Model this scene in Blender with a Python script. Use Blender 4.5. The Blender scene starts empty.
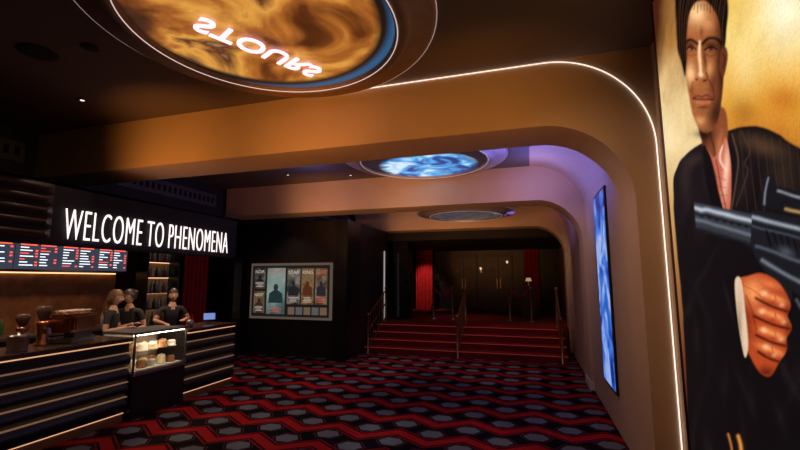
import bpy, bmesh, math, random
import numpy as np
from mathutils import Vector, Matrix
random.seed(4)
S = bpy.context.scene
COL = S.collection
S.view_settings.view_transform = 'Standard'

# ------------------------------------------------------------------ materials
MATS = {}
def mat(name, col, rough=0.6, metal=0.0, emit=None, es=0.0, var=0.12, scale=8.0, bump=0.0, spec=None):
    if name in MATS: return MATS[name]
    m = bpy.data.materials.new(name); m.use_nodes = True
    nt = m.node_tree; b = nt.nodes['Principled BSDF']
    n = nt.nodes.new('ShaderNodeTexNoise'); n.inputs['Scale'].default_value = scale
    n.inputs['Detail'].default_value = 4
    tc = nt.nodes.new('ShaderNodeTexCoord'); nt.links.new(tc.outputs['Object'], n.inputs['Vector'])
    r = nt.nodes.new('ShaderNodeValToRGB')
    c = Vector(col)
    lo = c*(1-var); hi = c*(1+var)
    r.color_ramp.elements[0].position = 0.3; r.color_ramp.elements[0].color = (*lo, 1)
    r.color_ramp.elements[1].position = 0.7; r.color_ramp.elements[1].color = (*[min(1, v) for v in hi], 1)
    nt.links.new(n.outputs['Fac'], r.inputs['Fac'])
    nt.links.new(r.outputs['Color'], b.inputs['Base Color'])
    b.inputs['Roughness'].default_value = rough
    b.inputs['Metallic'].default_value = metal
    if spec is not None: b.inputs['Specular IOR Level'].default_value = spec
    if emit is not None:
        b.inputs['Emission Color'].default_value = (*emit, 1)
        b.inputs['Emission Strength'].default_value = es
    if bump > 0:
        bp = nt.nodes.new('ShaderNodeBump'); bp.inputs['Strength'].default_value = bump
        nt.links.new(n.outputs['Fac'], bp.inputs['Height']); nt.links.new(bp.outputs['Normal'], b.inputs['Normal'])
    MATS[name] = m
    return m

def carpet_mat():
    m = bpy.data.materials.new('hex_carpet'); m.use_nodes = True
    nt = m.node_tree; N = nt.nodes; L = nt.links; b = N['Principled BSDF']
    tc = N.new('ShaderNodeTexCoord'); sx = N.new('ShaderNodeSeparateXYZ'); L.new(tc.outputs['Object'], sx.inputs[0])
    def M(op, a, bb=None, c=None):
        n = N.new('ShaderNodeMath'); n.operation = op
        for i, v in enumerate((a, bb, c)):
            if v is None: continue
            if isinstance(v, (int, float)): n.inputs[i].default_value = v
            else: L.new(v, n.inputs[i])
        return n.outputs[0]
    X = M('ADD', sx.outputs['X'], 50.0); Y = M('ADD', sx.outputs['Y'], 50.0)
    A = 0.80; AMP = A/2*0.66; B = 0.62
    tri = M('PINGPONG', X, A/2)
    yy = M('SUBTRACT', Y, M('MULTIPLY', tri, AMP/(A/2)))
    band = M('ABSOLUTE', M('WRAP', M('ADD', yy, B/2), B/2, -B/2))
    red = M('LESS_THAN', band, 0.075)
    line = M('LESS_THAN', M('ABSOLUTE', M('SUBTRACT', band, 0.118)), 0.014)
    def hexd(ox, oy):
        px = M('ABSOLUTE', M('WRAP', M('ADD', X, ox), A/2, -A/2))
        py = M('ABSOLUTE', M('WRAP', M('ADD', Y, oy), B/2, -B/2))
        return M('MAXIMUM', py, M('ADD', M('MULTIPLY', py, 0.5), M('MULTIPLY', px, 0.72)))
    d = M('MINIMUM', hexd(0, 0), hexd(A/2, -AMP))
    hx = M('LESS_THAN', d, 0.108)
    hl = M('LESS_THAN', M('ABSOLUTE', M('SUBTRACT', d, 0.134)), 0.007)
    def mix(f, a, bcol):
        n = N.new('ShaderNodeMix'); n.data_type = 'RGBA'; L.new(f, n.inputs[0])
        if isinstance(a, tuple): n.inputs[6].default_value = a
        else: L.new(a, n.inputs[6])
        n.inputs[7].default_value = bcol
        return n.outputs[2]
    c = mix(red, (0.008, 0.005, 0.010, 1), (0.50, 0.014, 0.018, 1))
    c = mix(line, c, (0.30, 0.012, 0.014, 1))
    c = mix(hl, c, (0.12, 0.03, 0.04, 1))
    c = mix(hx, c, (0.20, 0.215, 0.26, 1))
    n = N.new('ShaderNodeTexNoise'); n.inputs['Scale'].default_value = 160
    L.new(tc.outputs['Object'], n.inputs['Vector'])
    mm = N.new('ShaderNodeMix'); mm.data_type = 'RGBA'; mm.blend_type = 'MULTIPLY'; mm.inputs[0].default_value = 0.5
    L.new(c, mm.inputs[6]); L.new(n.outputs['Fac'], mm.inputs[7])
    L.new(mm.outputs[2], b.inputs['Base Color'])
    bp = N.new('ShaderNodeBump'); bp.inputs['Strength'].default_value = 0.2; L.new(n.outputs['Fac'], bp.inputs['Height'])
    L.new(bp.outputs['Normal'], b.inputs['Normal'])
    b.inputs['Roughness'].default_value = 0.9; b.inputs['Specular IOR Level'].default_value = 0.06
    return m

def screen_mat(name, cols, scale, es, dist=1.5, rim=None, rimpos=None, detail=5):
    m = bpy.data.materials.new(name); m.use_nodes = True
    nt = m.node_tree; N = nt.nodes; L = nt.links; b = N['Principled BSDF']
    tc = N.new('ShaderNodeTexCoord')
    n = N.new('ShaderNodeTexNoise'); n.inputs['Scale'].default_value = scale; n.inputs['Distortion'].default_value = dist
    n.inputs['Detail'].default_value = detail
    L.new(tc.outputs['Object'], n.inputs['Vector'])
    r = N.new('ShaderNodeValToRGB')
    el = r.color_ramp.elements
    ps = np.linspace(0.3, 0.72, len(cols))
    el[0].position = ps[0]; el[0].color = (*cols[0], 1); el[1].position = ps[-1]; el[1].color = (*cols[-1], 1)
    for p, c in zip(ps[1:-1], cols[1:-1]):
        e = el.new(p); e.color = (*c, 1)
    L.new(n.outputs['Fac'], r.inputs['Fac'])
    out = r.outputs['Color']
    if rim:
        for (cpos, d0, d1, colr) in rim:
            vm = N.new('ShaderNodeVectorMath'); vm.operation = 'DISTANCE'; L.new(tc.outputs['Object'], vm.inputs[0])
            vm.inputs[1].default_value = cpos
            mr = N.new('ShaderNodeMapRange'); mr.inputs['From Min'].default_value = d0; mr.inputs['From Max'].default_value = d1
            L.new(vm.outputs['Value'], mr.inputs['Value'])
            mx = N.new('ShaderNodeMix'); mx.data_type = 'RGBA'; L.new(mr.outputs[0], mx.inputs[0]); L.new(out, mx.inputs[6]); mx.inputs[7].default_value = (*colr, 1)
            out = mx.outputs[2]
    b.inputs['Base Color'].default_value = (0.02, 0.02, 0.02, 1)
    L.new(out, b.inputs['Emission Color']); b.inputs['Emission Strength'].default_value = es
    b.inputs['Roughness'].default_value = 0.4
    return m

def attr_mat(name, es):
    m = bpy.data.materials.new(name); m.use_nodes = True
    nt = m.node_tree; b = nt.nodes['Principled BSDF']
    a = nt.nodes.new('ShaderNodeAttribute'); a.attribute_name = 'Art'
    b.inputs['Base Color'].default_value = (0.01, 0.01, 0.01, 1)
    nt.links.new(a.outputs['Color'], b.inputs['Emission Color']); b.inputs['Emission Strength'].default_value = es
    b.inputs['Roughness'].default_value = 0.7; b.inputs['Specular IOR Level'].default_value = 0.1
    return m

def glass_mat():
    m = bpy.data.materials.new('clear_glass'); m.use_nodes = True
    nt = m.node_tree; N = nt.nodes; L = nt.links
    for n in list(N):
        if n.type == 'BSDF_PRINCIPLED': N.remove(n)
    t = N.new('ShaderNodeBsdfTransparent'); g = N.new('ShaderNodeBsdfGlossy'); g.inputs['Roughness'].default_value = 0.03
    mx = N.new('ShaderNodeMixShader'); mx.inputs[0].default_value = 0.06
    L.new(t.outputs[0], mx.inputs[1]); L.new(g.outputs[0], mx.inputs[2])
    L.new(mx.outputs[0], N['Material Output'].inputs[0])
    return m

cream = mat('cream_plaster', (0.62, 0.46, 0.32), 0.7, var=0.04, scale=2)
ceilm = mat('brown_ceiling_paint', (0.16, 0.125, 0.12), 0.75, var=0.05, scale=2)
black = mat('black_satin', (0.012, 0.011, 0.014), 0.35, var=0.3)
blackm = mat('black_matte', (0.015, 0.014, 0.018), 0.8, var=0.3)
bluedark = mat('dark_blue_paint', (0.045, 0.045, 0.06), 0.7, var=0.15)
dgrey = mat('dark_grey', (0.07, 0.07, 0.08), 0.5)
brass = mat('brass', (0.5, 0.32, 0.15), 0.35, 1.0)
copper = mat('copper', (0.55, 0.25, 0.12), 0.3, 1.0)
steel = mat('brushed_steel', (0.45, 0.43, 0.42), 0.35, 1.0)
redvel = mat('red_velvet', (0.5, 0.015, 0.02), 0.8, var=0.3, scale=15)
redcarp = mat('red_carpet', (0.24, 0.009, 0.012), 0.9, var=0.25, scale=40)
whiteled = mat('white_led', (0.9, 0.9, 0.9), 0.5, emit=(1.0, 0.88, 0.80), es=1.3)
signled = mat('sign_led', (0.9, 0.9, 0.9), 0.5, emit=(1.0, 0.86, 0.84), es=1.3)
warmled = mat('warm_led', (0.9, 0.6, 0.3), 0.5, emit=(1.0, 0.52, 0.24), es=2.0)
counterled = mat('counter_led', (0.9, 0.6, 0.3), 0.5, emit=(1.0, 0.50, 0.25), es=0.8)
brassglow = mat('brass_trim', (0.5, 0.3, 0.2), 0.4, 0.7, emit=(0.9, 0.5, 0.3), es=0.16)
barwall = mat('copper_tile', (0.32, 0.15, 0.07), 0.4, 0.3, var=0.35, scale=5)
woodtop = mat('dark_wood_top', (0.08, 0.045, 0.03), 0.25, var=0.3, scale=12)
glass = glass_mat()
pinkled = mat('pink_neon', (0.9, 0.4, 0.5), 0.5, emit=(1.0, 0.40, 0.50), es=2.6)
whitep = mat('white_paint', (0.7, 0.64, 0.6), 0.5, var=0.05)
lampglow = mat('lamp_glow', (1, 0.9, 0.7), 0.5, emit=(1, 0.85, 0.65), es=2.0)

# ------------------------------------------------------------------ geometry helpers
def add_obj(name, bm, mats, parent=None, smooth=False, recalc=True):
    if recalc: bmesh.ops.recalc_face_normals(bm, faces=bm.faces)
    me = bpy.data.meshes.new(name); bm.to_mesh(me); bm.free()
    if not isinstance(mats, (list, tuple)): mats = [mats]
    for m in mats: me.materials.append(m)
    if smooth:
        for p in me.polygons: p.use_smooth = True
    o = bpy.data.objects.new(name, me); COL.objects.link(o)
    if parent: o.parent = parent
    return o

def bbox_into(bm, x, y, z, mi=0, bev=0.0):
    vs = [bm.verts.new((a, b, c)) for c in z for b in y for a in x]
    F = [(0,1,3,2),(4,6,7,5),(0,4,5,1),(2,3,7,6),(0,2,6,4),(1,5,7,3)]
    fs = []
    for f in F:
        ff = bm.faces.new([vs[i] for i in f]); ff.material_index = mi; fs.append(ff)
    if bev > 0:
        es = list({e for f in fs for e in f.edges})
        r = bmesh.ops.bevel(bm, geom=es, offset=bev, segments=2, affect='EDGES')
        for f in r['faces']: f.material_index = mi

def box(name, x, y, z, m, parent=None, bev=0.0):
    bm = bmesh.new(); bbox_into(bm, x, y, z, 0, bev)
    return add_obj(name, bm, m, parent)

def prism_y(name, poly, y0, y1, m, parent=None):
    bm = bmesh.new()
    a = [bm.verts.new((p[0], y0, p[1])) for p in poly]
    b = [bm.verts.new((p[0], y1, p[1])) for p in poly]
    bm.faces.new(a); bm.faces.new(b[::-1])
    n = len(poly)
    for i in range(n): bm.faces.new((a[i], a[(i+1) % n], b[(i+1) % n], b[i]))
    return add_obj(name, bm, m, parent)

def lathe_into(bm, prof, cx=0, cy=0, cz=0, seg=32, mi=0, sx=1, sy=1, smooth=True):
    rings = []
    for r, z in prof:
        if r < 1e-5: rings.append([bm.verts.new((cx, cy, cz+z))])
        else: rings.append([bm.verts.new((cx+sx*r*math.cos(2*math.pi*k/seg), cy+sy*r*math.sin(2*math.pi*k/seg), cz+z)) for k in range(seg)])
    for A, B in zip(rings, rings[1:]):
        for k in range(seg):
            k2 = (k+1) % seg
            if len(A) == 1 and len(B) == 1: continue
            if len(A) == 1: f = bm.faces.new((A[0], B[k2], B[k]))
            elif len(B) == 1: f = bm.faces.new((A[k], A[k2], B[0]))
            else: f = bm.faces.new((A[k], A[k2], B[k2], B[k]))
            f.material_index = mi; f.smooth = smooth

def empty(name, loc=(0, 0, 0), rz=0):
    e = bpy.data.objects.new(name, None); e.location = loc; e.rotation_euler = (0, 0, rz); COL.objects.link(e)
    e.empty_display_size = 0.2
    return e

def tube(name, pts, r, m, parent=None, cyclic=False):
    cu = bpy.data.curves.new(name, 'CURVE'); cu.dimensions = '3D'; cu.bevel_depth = r; cu.bevel_resolution = 2; cu.use_fill_caps = True
    sp = cu.splines.new('POLY'); sp.points.add(len(pts)-1)
    for i, p in enumerate(pts): sp.points[i].co = (*p, 1)
    sp.use_cyclic_u = cyclic
    cu.materials.append(m)
    o = bpy.data.objects.new(name, cu); COL.objects.link(o)
    if parent: o.parent = parent
    return o

def text_mesh(name, s, m, fx, parent=None, width=1, height=1, extrude=0.01, offset=0.0, space=1.0):
    """fx maps (u right, v up, w out) in metres to world"""
    cu = bpy.data.curves.new(name, 'FONT'); cu.body = s; cu.size = 1; cu.extrude = 0.0; cu.offset = offset
    cu.resolution_u = 4; cu.space_character = space; cu.space_word = 0.8
    to = bpy.data.objects.new(name+'_t', cu); COL.objects.link(to)
    bpy.context.view_layer.update()
    dg = bpy.context.evaluated_depsgraph_get()
    me = bpy.data.meshes.new_from_object(to.evaluated_get(dg))
    bpy.data.objects.remove(to)
    bm = bmesh.new(); bm.from_mesh(me); bpy.data.meshes.remove(me)
    xs = [v.co.x for v in bm.verts]; ys = [v.co.y for v in bm.verts]
    x0, x1, y0, y1 = min(xs), max(xs), min(ys), max(ys)
    r = bmesh.ops.extrude_face_region(bm, geom=bm.faces[:])
    top = {g for g in r['geom'] if isinstance(g, bmesh.types.BMVert)}
    for v in bm.verts:
        u = (v.co.x-x0)/(x1-x0)*width; w = (v.co.y-y0)/(y1-y0)*height
        v.co = Vector(fx(u, w, extrude if v in top else 0.0))
    return add_obj(name, bm, m, parent)

# ------------------------------------------------------------------ dimensions
ZC = 3.95; ZS = 3.3; XW = 1.13; XJ = 0.92; XB = -8.3
ARCH = [(4.06, 4.66, -6.78), (7.95, 8.55, -6.70), (11.80, 12.40, -5.10)]

# ------------------------------------------------------------------ shell
box('floor', (XB-0.2, XW+0.3), (-3, 17.6), (-0.2, 0), carpet_mat())
box('ceiling', (XB-0.2, XW+0.3), (-3, 17.6), (ZC, ZC+0.2), ceilm)
box('wall_right', (XW, XW+0.2), (-3, 17.6), (0, ZC), cream)
box('wall_left', (XB-0.2, XB), (-3, 17.6), (0, ZC), blackm)
box('wall_rear', (XB, XW), (-3.2, -3), (0, ZC), blackm)
box('wall_back', (XB, XW), (17.4, 17.6), (0, ZC), black)

def arc(cx, cz, r, a0, a1, n=20):
    return [(cx+r*math.cos(a0+(a1-a0)*i/n), cz+r*math.sin(a0+(a1-a0)*i/n)) for i in range(n+1)]

for i, (y0, y1, xl) in enumerate(ARCH):
    e = empty('ceiling_arch')
    r = 0.78
    poly = [(xl, ZC), (xl, ZS)] + arc(XJ-r, ZS-r, r, math.pi/2, 0) + [(XJ, 0), (XW, 0), (XW, ZC)]
    prism_y('arch_body', poly, y0, y1, cream, e)
    box('plinth', (XJ-0.025, XW-0.002), (y0-0.025, y1+0.025), (0, 0.14), whitep, e, 0.006)

# wall lining + coved corner in the bays behind the first and second arch
XL = 0.97
for i, (a, b) in enumerate([(4.66, 7.95), (8.55, 11.8)]):
    R = 0.9
    poly = [(XW, ZC), (XW, 0), (XL, 0), (XL, ZC-R)] + arc(XL-R, ZC-R, R, 0, math.pi/2)[1:]
    prism_y('trim_%d' % (i+1), poly, a, b, cream)

# LED outline on the face of the first arch
e = empty('led_arch_outline')
pts = [(-1.95, 4.052, ZC-0.02), (0.2, 4.052, ZC-0.02)]
pts += [(p[0], 4.052, p[1]) for p in arc(0.2, ZC-0.93, 0.91, math.pi/2, 0, 28)] + [(XW-0.02, 4.052, 0.01)]
tube('led_line', pts, 0.0045, whiteled, e)

# lowered bulkheads on the bar side
box('ceiling_bulkhead', (XB, -6.78), (-3, 8.55), (ZS, ZC), bluedark)
box('ceiling_bulkhead.001', (XB, -5.2), (8.55, 17.4), (ZS, ZC), bluedark)
box('ceiling_hall', (-5.2, XW), (12.4, 17.4), (3.05, ZC), blackm)

def vents(name, x, ya, yb, zc):
    bm = bmesh.new()
    bbox_into(bm, (x, x+0.015), (ya, yb), (zc-0.14, zc+0.14), 0)
    n = int((yb-ya)/0.13)
    for k in range(n):
        y = ya+0.07+k*0.13
        bbox_into(bm, (x+0.015, x+0.022), (y-0.03, y+0.03), (zc-0.06, zc+0.06), 1)
    return add_obj(name, bm, [mat('vent_grey', (0.16, 0.16, 0.20), 0.5), blackm])
vents('air_vent_grille', -6.779, 2.3, 3.9, 3.62)
vents('air_vent_grille', -6.779, 5.3, 7.7, 3.62)
vents('air_vent_grille', -5.199, 9.3, 11.6, 3.62)

# poster wall block
box('wall_poster', (XB, -4.15), (9.25, 12.0), (0, ZS), mat('dark_wall_panel', (0.03, 0.022, 0.022), 0.55, var=0.3))
box('pillar', (-4.44, -4.13), (9.1, 9.95), (0, ZS), black, None, 0.02)

# ------------------------------------------------------------------ ceiling ring screens
ringp = mat('ring_paint', (0.30, 0.20, 0.16), 0.5)
ringc = mat('ring_pale', (0.5, 0.45, 0.45), 0.5)
def ring(cx, cy, scr, name, r=1.0, z=ZC, paint=ringp, led=1.0):
    e = empty(name)
    bm = bmesh.new()
    prof = [(r+0.33, ZC-z), (r+0.33, -0.05), (r+0.30, -0.07), (r+0.14, -0.07), (r+0.12, -0.11), (r+0.08, -0.13), (r+0.02, -0.13), (r, -0.11), (r, -0.02)]
    lathe_into(bm, prof, cx, cy, z, 96)
    add_obj('rim', bm, paint, e, recalc=True)
    for rr, zz, s_ in ((r+0.335, -0.045, 0.4), (r+0.022, -0.132, 1.0)):
        pts = [(cx+rr*math.cos(2*math.pi*k/96), cy+rr*math.sin(2*math.pi*k/96), z+zz) for k in range(96)]
        tube('rim_led', pts, 0.004, mat('rim_led_%s' % (led*s_), (0.5, 0.4, 0.4), emit=(1, 0.75, 0.68), es=led*s_), e, True)
    bm = bmesh.new()
    lathe_into(bm, [(0, 0), (0.5*r, 0), (r+0.001, 0)], 0, 0, 0, 96)
    o = add_obj('screen', bm, scr, e); o.location = (cx, cy, z-0.09)
    return e
gold = screen_mat('ceiling_screen_gold', [(0.012, 0.004, 0.002), (0.12, 0.03, 0.006), (0.42, 0.13, 0.02), (0.80, 0.36, 0.06), (0.10, 0.025, 0.012), (0.75, 0.45, 0.18)], 1.3, 0.95, 0.7,
                  rim=[((-0.04, -0.08, 0), 0.93, 1.0, (0.012, 0.008, 0.006)), ((-0.06, -0.12, 0), 1.06, 1.12, (0.02, 0.10, 0.22))], detail=6)
blue = screen_mat('ceiling_screen_blue', [(0.0, 0.01, 0.04), (0.01, 0.08, 0.35), (0.1, 0.45, 0.9), (0.75, 0.9, 1.0), (0.02, 0.1, 0.4)], 1.8, 1.0, 1.0,
                  rim=[((0.0, 0.35, 0), 0.75, 0.9, (0.004, 0.006, 0.015))])
dim = screen_mat('ceiling_screen_dim', [(0.01, 0.01, 0.03), (0.14, 0.10, 0.08), (0.02, 0.03, 0.08), (0.3, 0.3, 0.4)], 2.0, 0.7)
r1 = ring(-1.96, 2.68, gold, 'ceiling_ring_screen', 1.04, led=0.75)
ring(-1.66, 6.75, blue, 'ceiling_ring_screen', 1.06, paint=ringc, led=0.45)
ring(-1.45, 10.1, dim, 'ceiling_ring_screen', 0.85, z=3.5, paint=ringc, led=0.3)
ang = math.radians(63); cu_, su_ = math.cos(ang), math.sin(ang)
ox, oy = -2.33, 2.38
def tfx(u, v, w):
    return (ox + u*cu_ - v*su_, oy + u*su_ + v*cu_, ZC-0.10-w)
text_mesh('neon_lettering', 'STOURS', pinkled, tfx, r1, 1.14, 0.22, 0.012, 0.01)

# ------------------------------------------------------------------ big film poster lightbox on the right wall
PX = 0.95; PY0, PY1 = 1.0, 3.3; PZ0, PZ1 = 0.06, 3.88
e = empty('film_poster_lightbox')
box('case', (PX+0.004, XW-0.002), (PY0-0.03, PY1+0.0), (0.02, PZ1+0.03), black, e)
for (a, b, c, d) in [(PY1-0.012, PY1, PZ0, PZ1), (PY0-0.03, PY0, PZ0, PZ1)]:
    box('edge', (PX-0.012, PX+0.004), (a, b), (c, d), mat('edge_trim', (0.10, 0.05, 0.04), 0.4, 0.5), e)
tube('edge_led', [(PX+0.05, PY1+0.006, 0.05), (PX+0.05, PY1+0.006, PZ1)], 0.003, mat('edge_led', (0.9, 0.8, 0.7), 0.5, emit=(1, 0.7, 0.45), es=0.7), e)

NY, NZ = 400, 660
ys = np.linspace(PY1-0.012, PY0, NY); zs = np.linspace(PZ0, PZ1, NZ)
YY, ZZ = np.meshgrid(ys, zs)
# artwork is drawn in camera-view pixels; sheet points are projected through the camera
def to_view_px(Y, Z):
    cx = PX*0.9553+Y*0.2953; cy = PX*0.0386-Y*0.1249+(Z-1.84)*0.9914; cz = -(PX*0.2929-Y*0.9473-(Z-1.84)*0.1308)
    return 400+417*cx/cz, 225-417*cy/cz
AX, AY = to_view_px(YY, ZZ)
rng = np.random.default_rng(1)
def smooth_noise(ny, nz, seed):
    g = np.random.default_rng(seed).standard_normal((nz+1, ny+1))
    yi = np.linspace(0, ny-1e-6, NY); zi = np.linspace(0, nz-1e-6, NZ)
    y0 = yi.astype(int); z0 = zi.astype(int); fy = yi-y0; fz = zi-z0
    fy = fy*fy*(3-2*fy); fz = fz*fz*(3-2*fz)
    a = g[z0][:, y0]; b = g[z0][:, y0+1]; c = g[z0+1][:, y0]; d = g[z0+1][:, y0+1]
    return (a*(1-fy)+b*fy)*(1-fz)[:, None]+(c*(1-fy)+d*fy)*fz[:, None]
NOI = smooth_noise(14, 24, 2)*0.5+smooth_noise(30, 50, 3)*0.3+smooth_noise(70, 120, 4)*0.2
WX = AX+0.35*smooth_noise(26, 44, 7); WY = AY+0.35*smooth_noise(26, 44, 8)
def spline(pts, n=6):
    out = []; m = len(pts)
    for i in range(m):
        p0, p1, p2, p3 = [np.array(pts[(i+k-1) % m], float) for k in range(4)]
        for t in np.arange(n)/n:
            out.append(0.5*((2*p1)+(-p0+p2)*t+(2*p0-5*p1+4*p2-p3)*t*t+(-p0+3*p1-3*p2+p3)*t**3))
    return out
def mask(pts, soft=1.0, smooth=True):
    gx, gy = (WX, WY) if smooth else (AX, AY)
    if smooth: pts = spline(pts)
    P = np.array(pts, float); pad = soft*2+3
    sel = (gx > P[:, 0].min()-pad) & (gx < P[:, 0].max()+pad) & (gy > P[:, 1].min()-pad) & (gy < P[:, 1].max()+pad)
    X_, Y_ = gx[sel], gy[sel]
    ins = np.zeros(X_.shape, bool); dist = np.full(X_.shape, 1e9)
    m = len(pts)
    for i in range(m):
        x0, y0 = pts[i]; x1, y1 = pts[(i+1) % m]
        cond = ((y0 > Y_) != (y1 > Y_))
        xi = (x1-x0)*(Y_-y0)/((y1-y0) if abs(y1-y0) > 1e-9 else 1e-9)+x0
        ins ^= cond & (X_ < xi)
        dx, dy = x1-x0, y1-y0; L2 = dx*dx+dy*dy+1e-9
        t = np.clip(((X_-x0)*dx+(Y_-y0)*dy)/L2, 0, 1)
        dist = np.minimum(dist, np.hypot(X_-x0-t*dx, Y_-y0-t*dy))
    sd = np.where(ins, dist, -dist)
    out = np.zeros(gx.shape); q_ = np.clip(0.5+sd/(2*soft), 0, 1); out[sel] = q_*q_*(3-2*q_)
    return out
def lin(c):
    c = np.array(c, float)/255; return np.where(c <= 0.04045, c/12.92, ((c+0.055)/1.055)**2.4)
def grad(x, stops):
    out = np.zeros(x.shape+(3,))
    xs = [s[0] for s in stops]; cs = np.array([lin(s[1]) for s in stops])
    for k in range(3): out[..., k] = np.interp(x, xs, cs[:, k])
    return out
ART = grad(AY+8*NOI, [(-20, (110, 62, 26)), (40, (172, 122, 62)), (100, (222, 190, 134)), (150, (226, 200, 146)), (200, (200, 158, 100)), (280, (150, 98, 58)), (360, (98, 50, 30)), (450, (64, 32, 18))])
right = grad(AY+12*NOI, [(-20, (220, 176, 74)), (40, (238, 204, 118)), (100, (222, 158, 54)), (150, (178, 100, 32)), (220, (100, 54, 24))])
w = np.clip((AX-712)/12, 0, 1)[..., None]; ART = ART*(1-w)+right*w
CLIP = None
def put(mk, c):
    global ART
    if CLIP is not None: mk = mk*CLIP
    mk = mk[..., None]; ART = ART*(1-mk)+lin(c)*mk
def paint(pts, c, soft=1.0, a=1.0, smooth=True): put(mask(pts, soft, smooth)*a, c)
def blob(cx, cy, rx, ry, c, a=1.0, rot=0.0):
    k = math.radians(rot); dx = WX-cx; dy = WY-cy
    u = dx*math.cos(k)+dy*math.sin(k); v = -dx*math.sin(k)+dy*math.cos(k)
    put(np.exp(-(u/rx)**2-(v/ry)**2)*a, c)
def stroke(pts, wd, c, a=1.0):
    pts = [np.array(p, float) for p in pts]
    fine = []
    for i in range(len(pts)-1):
        p0 = pts[max(i-1, 0)]; p1 = pts[i]; p2 = pts[i+1]; p3 = pts[min(i+2, len(pts)-1)]
        for t in np.arange(5)/5: fine.append(0.5*((2*p1)+(-p0+p2)*t+(2*p0-5*p1+4*p2-p3)*t*t+(-p0+3*p1-3*p2+p3)*t**3))
    fine.append(pts[-1]); P = np.array(fine)
    sel = (WX > P[:, 0].min()-4*wd) & (WX < P[:, 0].max()+4*wd) & (WY > P[:, 1].min()-4*wd) & (WY < P[:, 1].max()+4*wd)
    X_, Y_ = WX[sel], WY[sel]; dist = np.full(X_.shape, 1e9)
    for (x0, y0), (x1, y1) in zip(fine, fine[1:]):
        dx, dy = x1-x0, y1-y0; t = np.clip(((X_-x0)*dx+(Y_-y0)*dy)/(dx*dx+dy*dy+1e-9), 0, 1)
        dist = np.minimum(dist, np.hypot(X_-x0-t*dx, Y_-y0-t*dy))
    m = np.zeros(WX.shape); m[sel] = np.exp(-(dist/wd)**2)*a; put(m, c)
paint([(645, -60), (662, -60), (664, 20), (661, 50), (655, 80), (645, 90)], (56, 16, 12), 8, .95)
blob(787, 8, 26, 36, (255, 246, 214), .85)
blob(745, 60, 12, 26, (246, 220, 150), .55)
blob(784, 100, 20, 16, (184, 98, 24), .7)
blob(744, 112, 14, 14, (150, 80, 24), .6)
blob(664, 132, 10, 22, (244, 226, 182), .6)
# suit
SUIT = [(673, 182), (679, 162), (692, 149), (708, 140), (722, 132), (746, 126), (762, 127), (780, 134), (800, 148), (900, 200), (900, 700), (692, 700), (688, 440), (684, 340), (680, 280), (675, 230)]
suitm = mask(SUIT, 1.0)
put(suitm, (15, 11, 13))
CLIP = suitm
blob(685, 178, 6, 22, (46, 35, 34), .7)
blob(694, 160, 9, 6, (62, 46, 42), .6, -40)
blob(764, 146, 24, 9, (80, 56, 38), .75, 18)
blob(784, 176, 16, 22, (50, 36, 28), .7)
blob(742, 184, 8, 26, (38, 27, 22), .6)
for k in range(40):  # cloth folds
    cx_, cy_ = rng.uniform(684, 800), rng.uniform(150, 450)
    blob(cx_, cy_, rng.uniform(2, 5), rng.uniform(10, 28), (40, 30, 32), rng.uniform(.1, .35), rng.uniform(-30, 30))
for k in range(9):
    x = 740+k*8
    stroke([(x, 128+k*2), (x+3, 170), (x+8, 210)], .55, (88, 68, 52), .2)
stroke([(732, 134), (738, 160), (735, 190), (729, 218)], .9, (86, 66, 52), .7)
stroke([(742, 132), (749, 152), (744, 164), (748, 172), (736, 206)], .7, (70, 52, 42), .6)
CLIP = None
# neck + shirt
neckm = mask([(698, 116), (724, 108), (727, 150), (722, 172), (712, 162), (703, 146)], 1.4)
put(neckm, (132, 68, 40)); CLIP = neckm
blob(704, 134, 8, 15, (40, 15, 9), .95); blob(719, 148, 3.5, 16, (190, 112, 68), .8, 8); stroke([(709, 130), (714, 148), (716, 164)], 1.4, (66, 28, 16), .7)
CLIP = None
shirt_ = mask([(706, 148), (714, 158), (721, 148), (726, 138), (731, 170), (730, 206), (725, 215), (715, 192), (708, 170)], 1.1)
put(shirt_, (190, 100, 76)); CLIP = shirt_
blob(726, 172, 3, 26, (240, 188, 160), .9, 4); blob(712, 172, 3, 16, (110, 38, 28), .85, -14); stroke([(716, 160), (721, 186), (726, 212)], 0.8, (120, 44, 34), .8)
stroke([(722, 146), (720, 160), (726, 170)], 1.2, (246, 206, 182), .8)
for k in range(4): stroke([(715+k, 176+k*9), (726, 180+k*8)], .6, (120, 50, 38), .5)
CLIP = None
paint([(703, 146), (711, 158), (722, 205), (728, 218), (716, 214), (706, 182)], (10, 7, 8), 1.1)
# face
facem = mask([(687, 20), (690, 4), (700, -10), (714, -10), (721, 14), (723, 44), (723, 80), (721, 104), (717, 122), (709, 132), (702, 132), (695, 122), (690, 104), (687, 84), (686, 70), (686, 52)], 1.2)
put(facem, (164, 94, 52)); CLIP = facem
blob(722, 60, 8, 80, (48, 22, 13), 1.0)
blob(716, 114, 9, 18, (54, 25, 15), .95, 12)
blob(697, 13, 8.5, 11, (250, 198, 140), .95)
blob(707, 24, 6, 5, (206, 138, 86), .75)
blob(690.5, 74, 4, 9, (248, 190, 132), .95)
blob(709.5, 69, 4.5, 7, (214, 142, 90), .85)
blob(713, 84, 4, 12, (88, 42, 25), .7, 10)
blob(692, 92, 3, 8, (120, 62, 36), .6)
blob(699, 121, 5, 4, (222, 152, 98), .85)
blob(690, 46, 5.5, 5.5, (62, 28, 17), .9)
blob(711, 46, 8, 6, (50, 22, 14), .95)
blob(701, 33, 2, 5, (110, 56, 32), .7)
blob(704.8, 60, 2, 13, (84, 38, 22), .85, -6)
stroke([(699.5, 42), (699.5, 54), (700, 66), (700.5, 73)], 1.5, (255, 208, 156), .9)
blob(700.5, 74.5, 2.6, 2.1, (255, 210, 160), .9)
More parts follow.
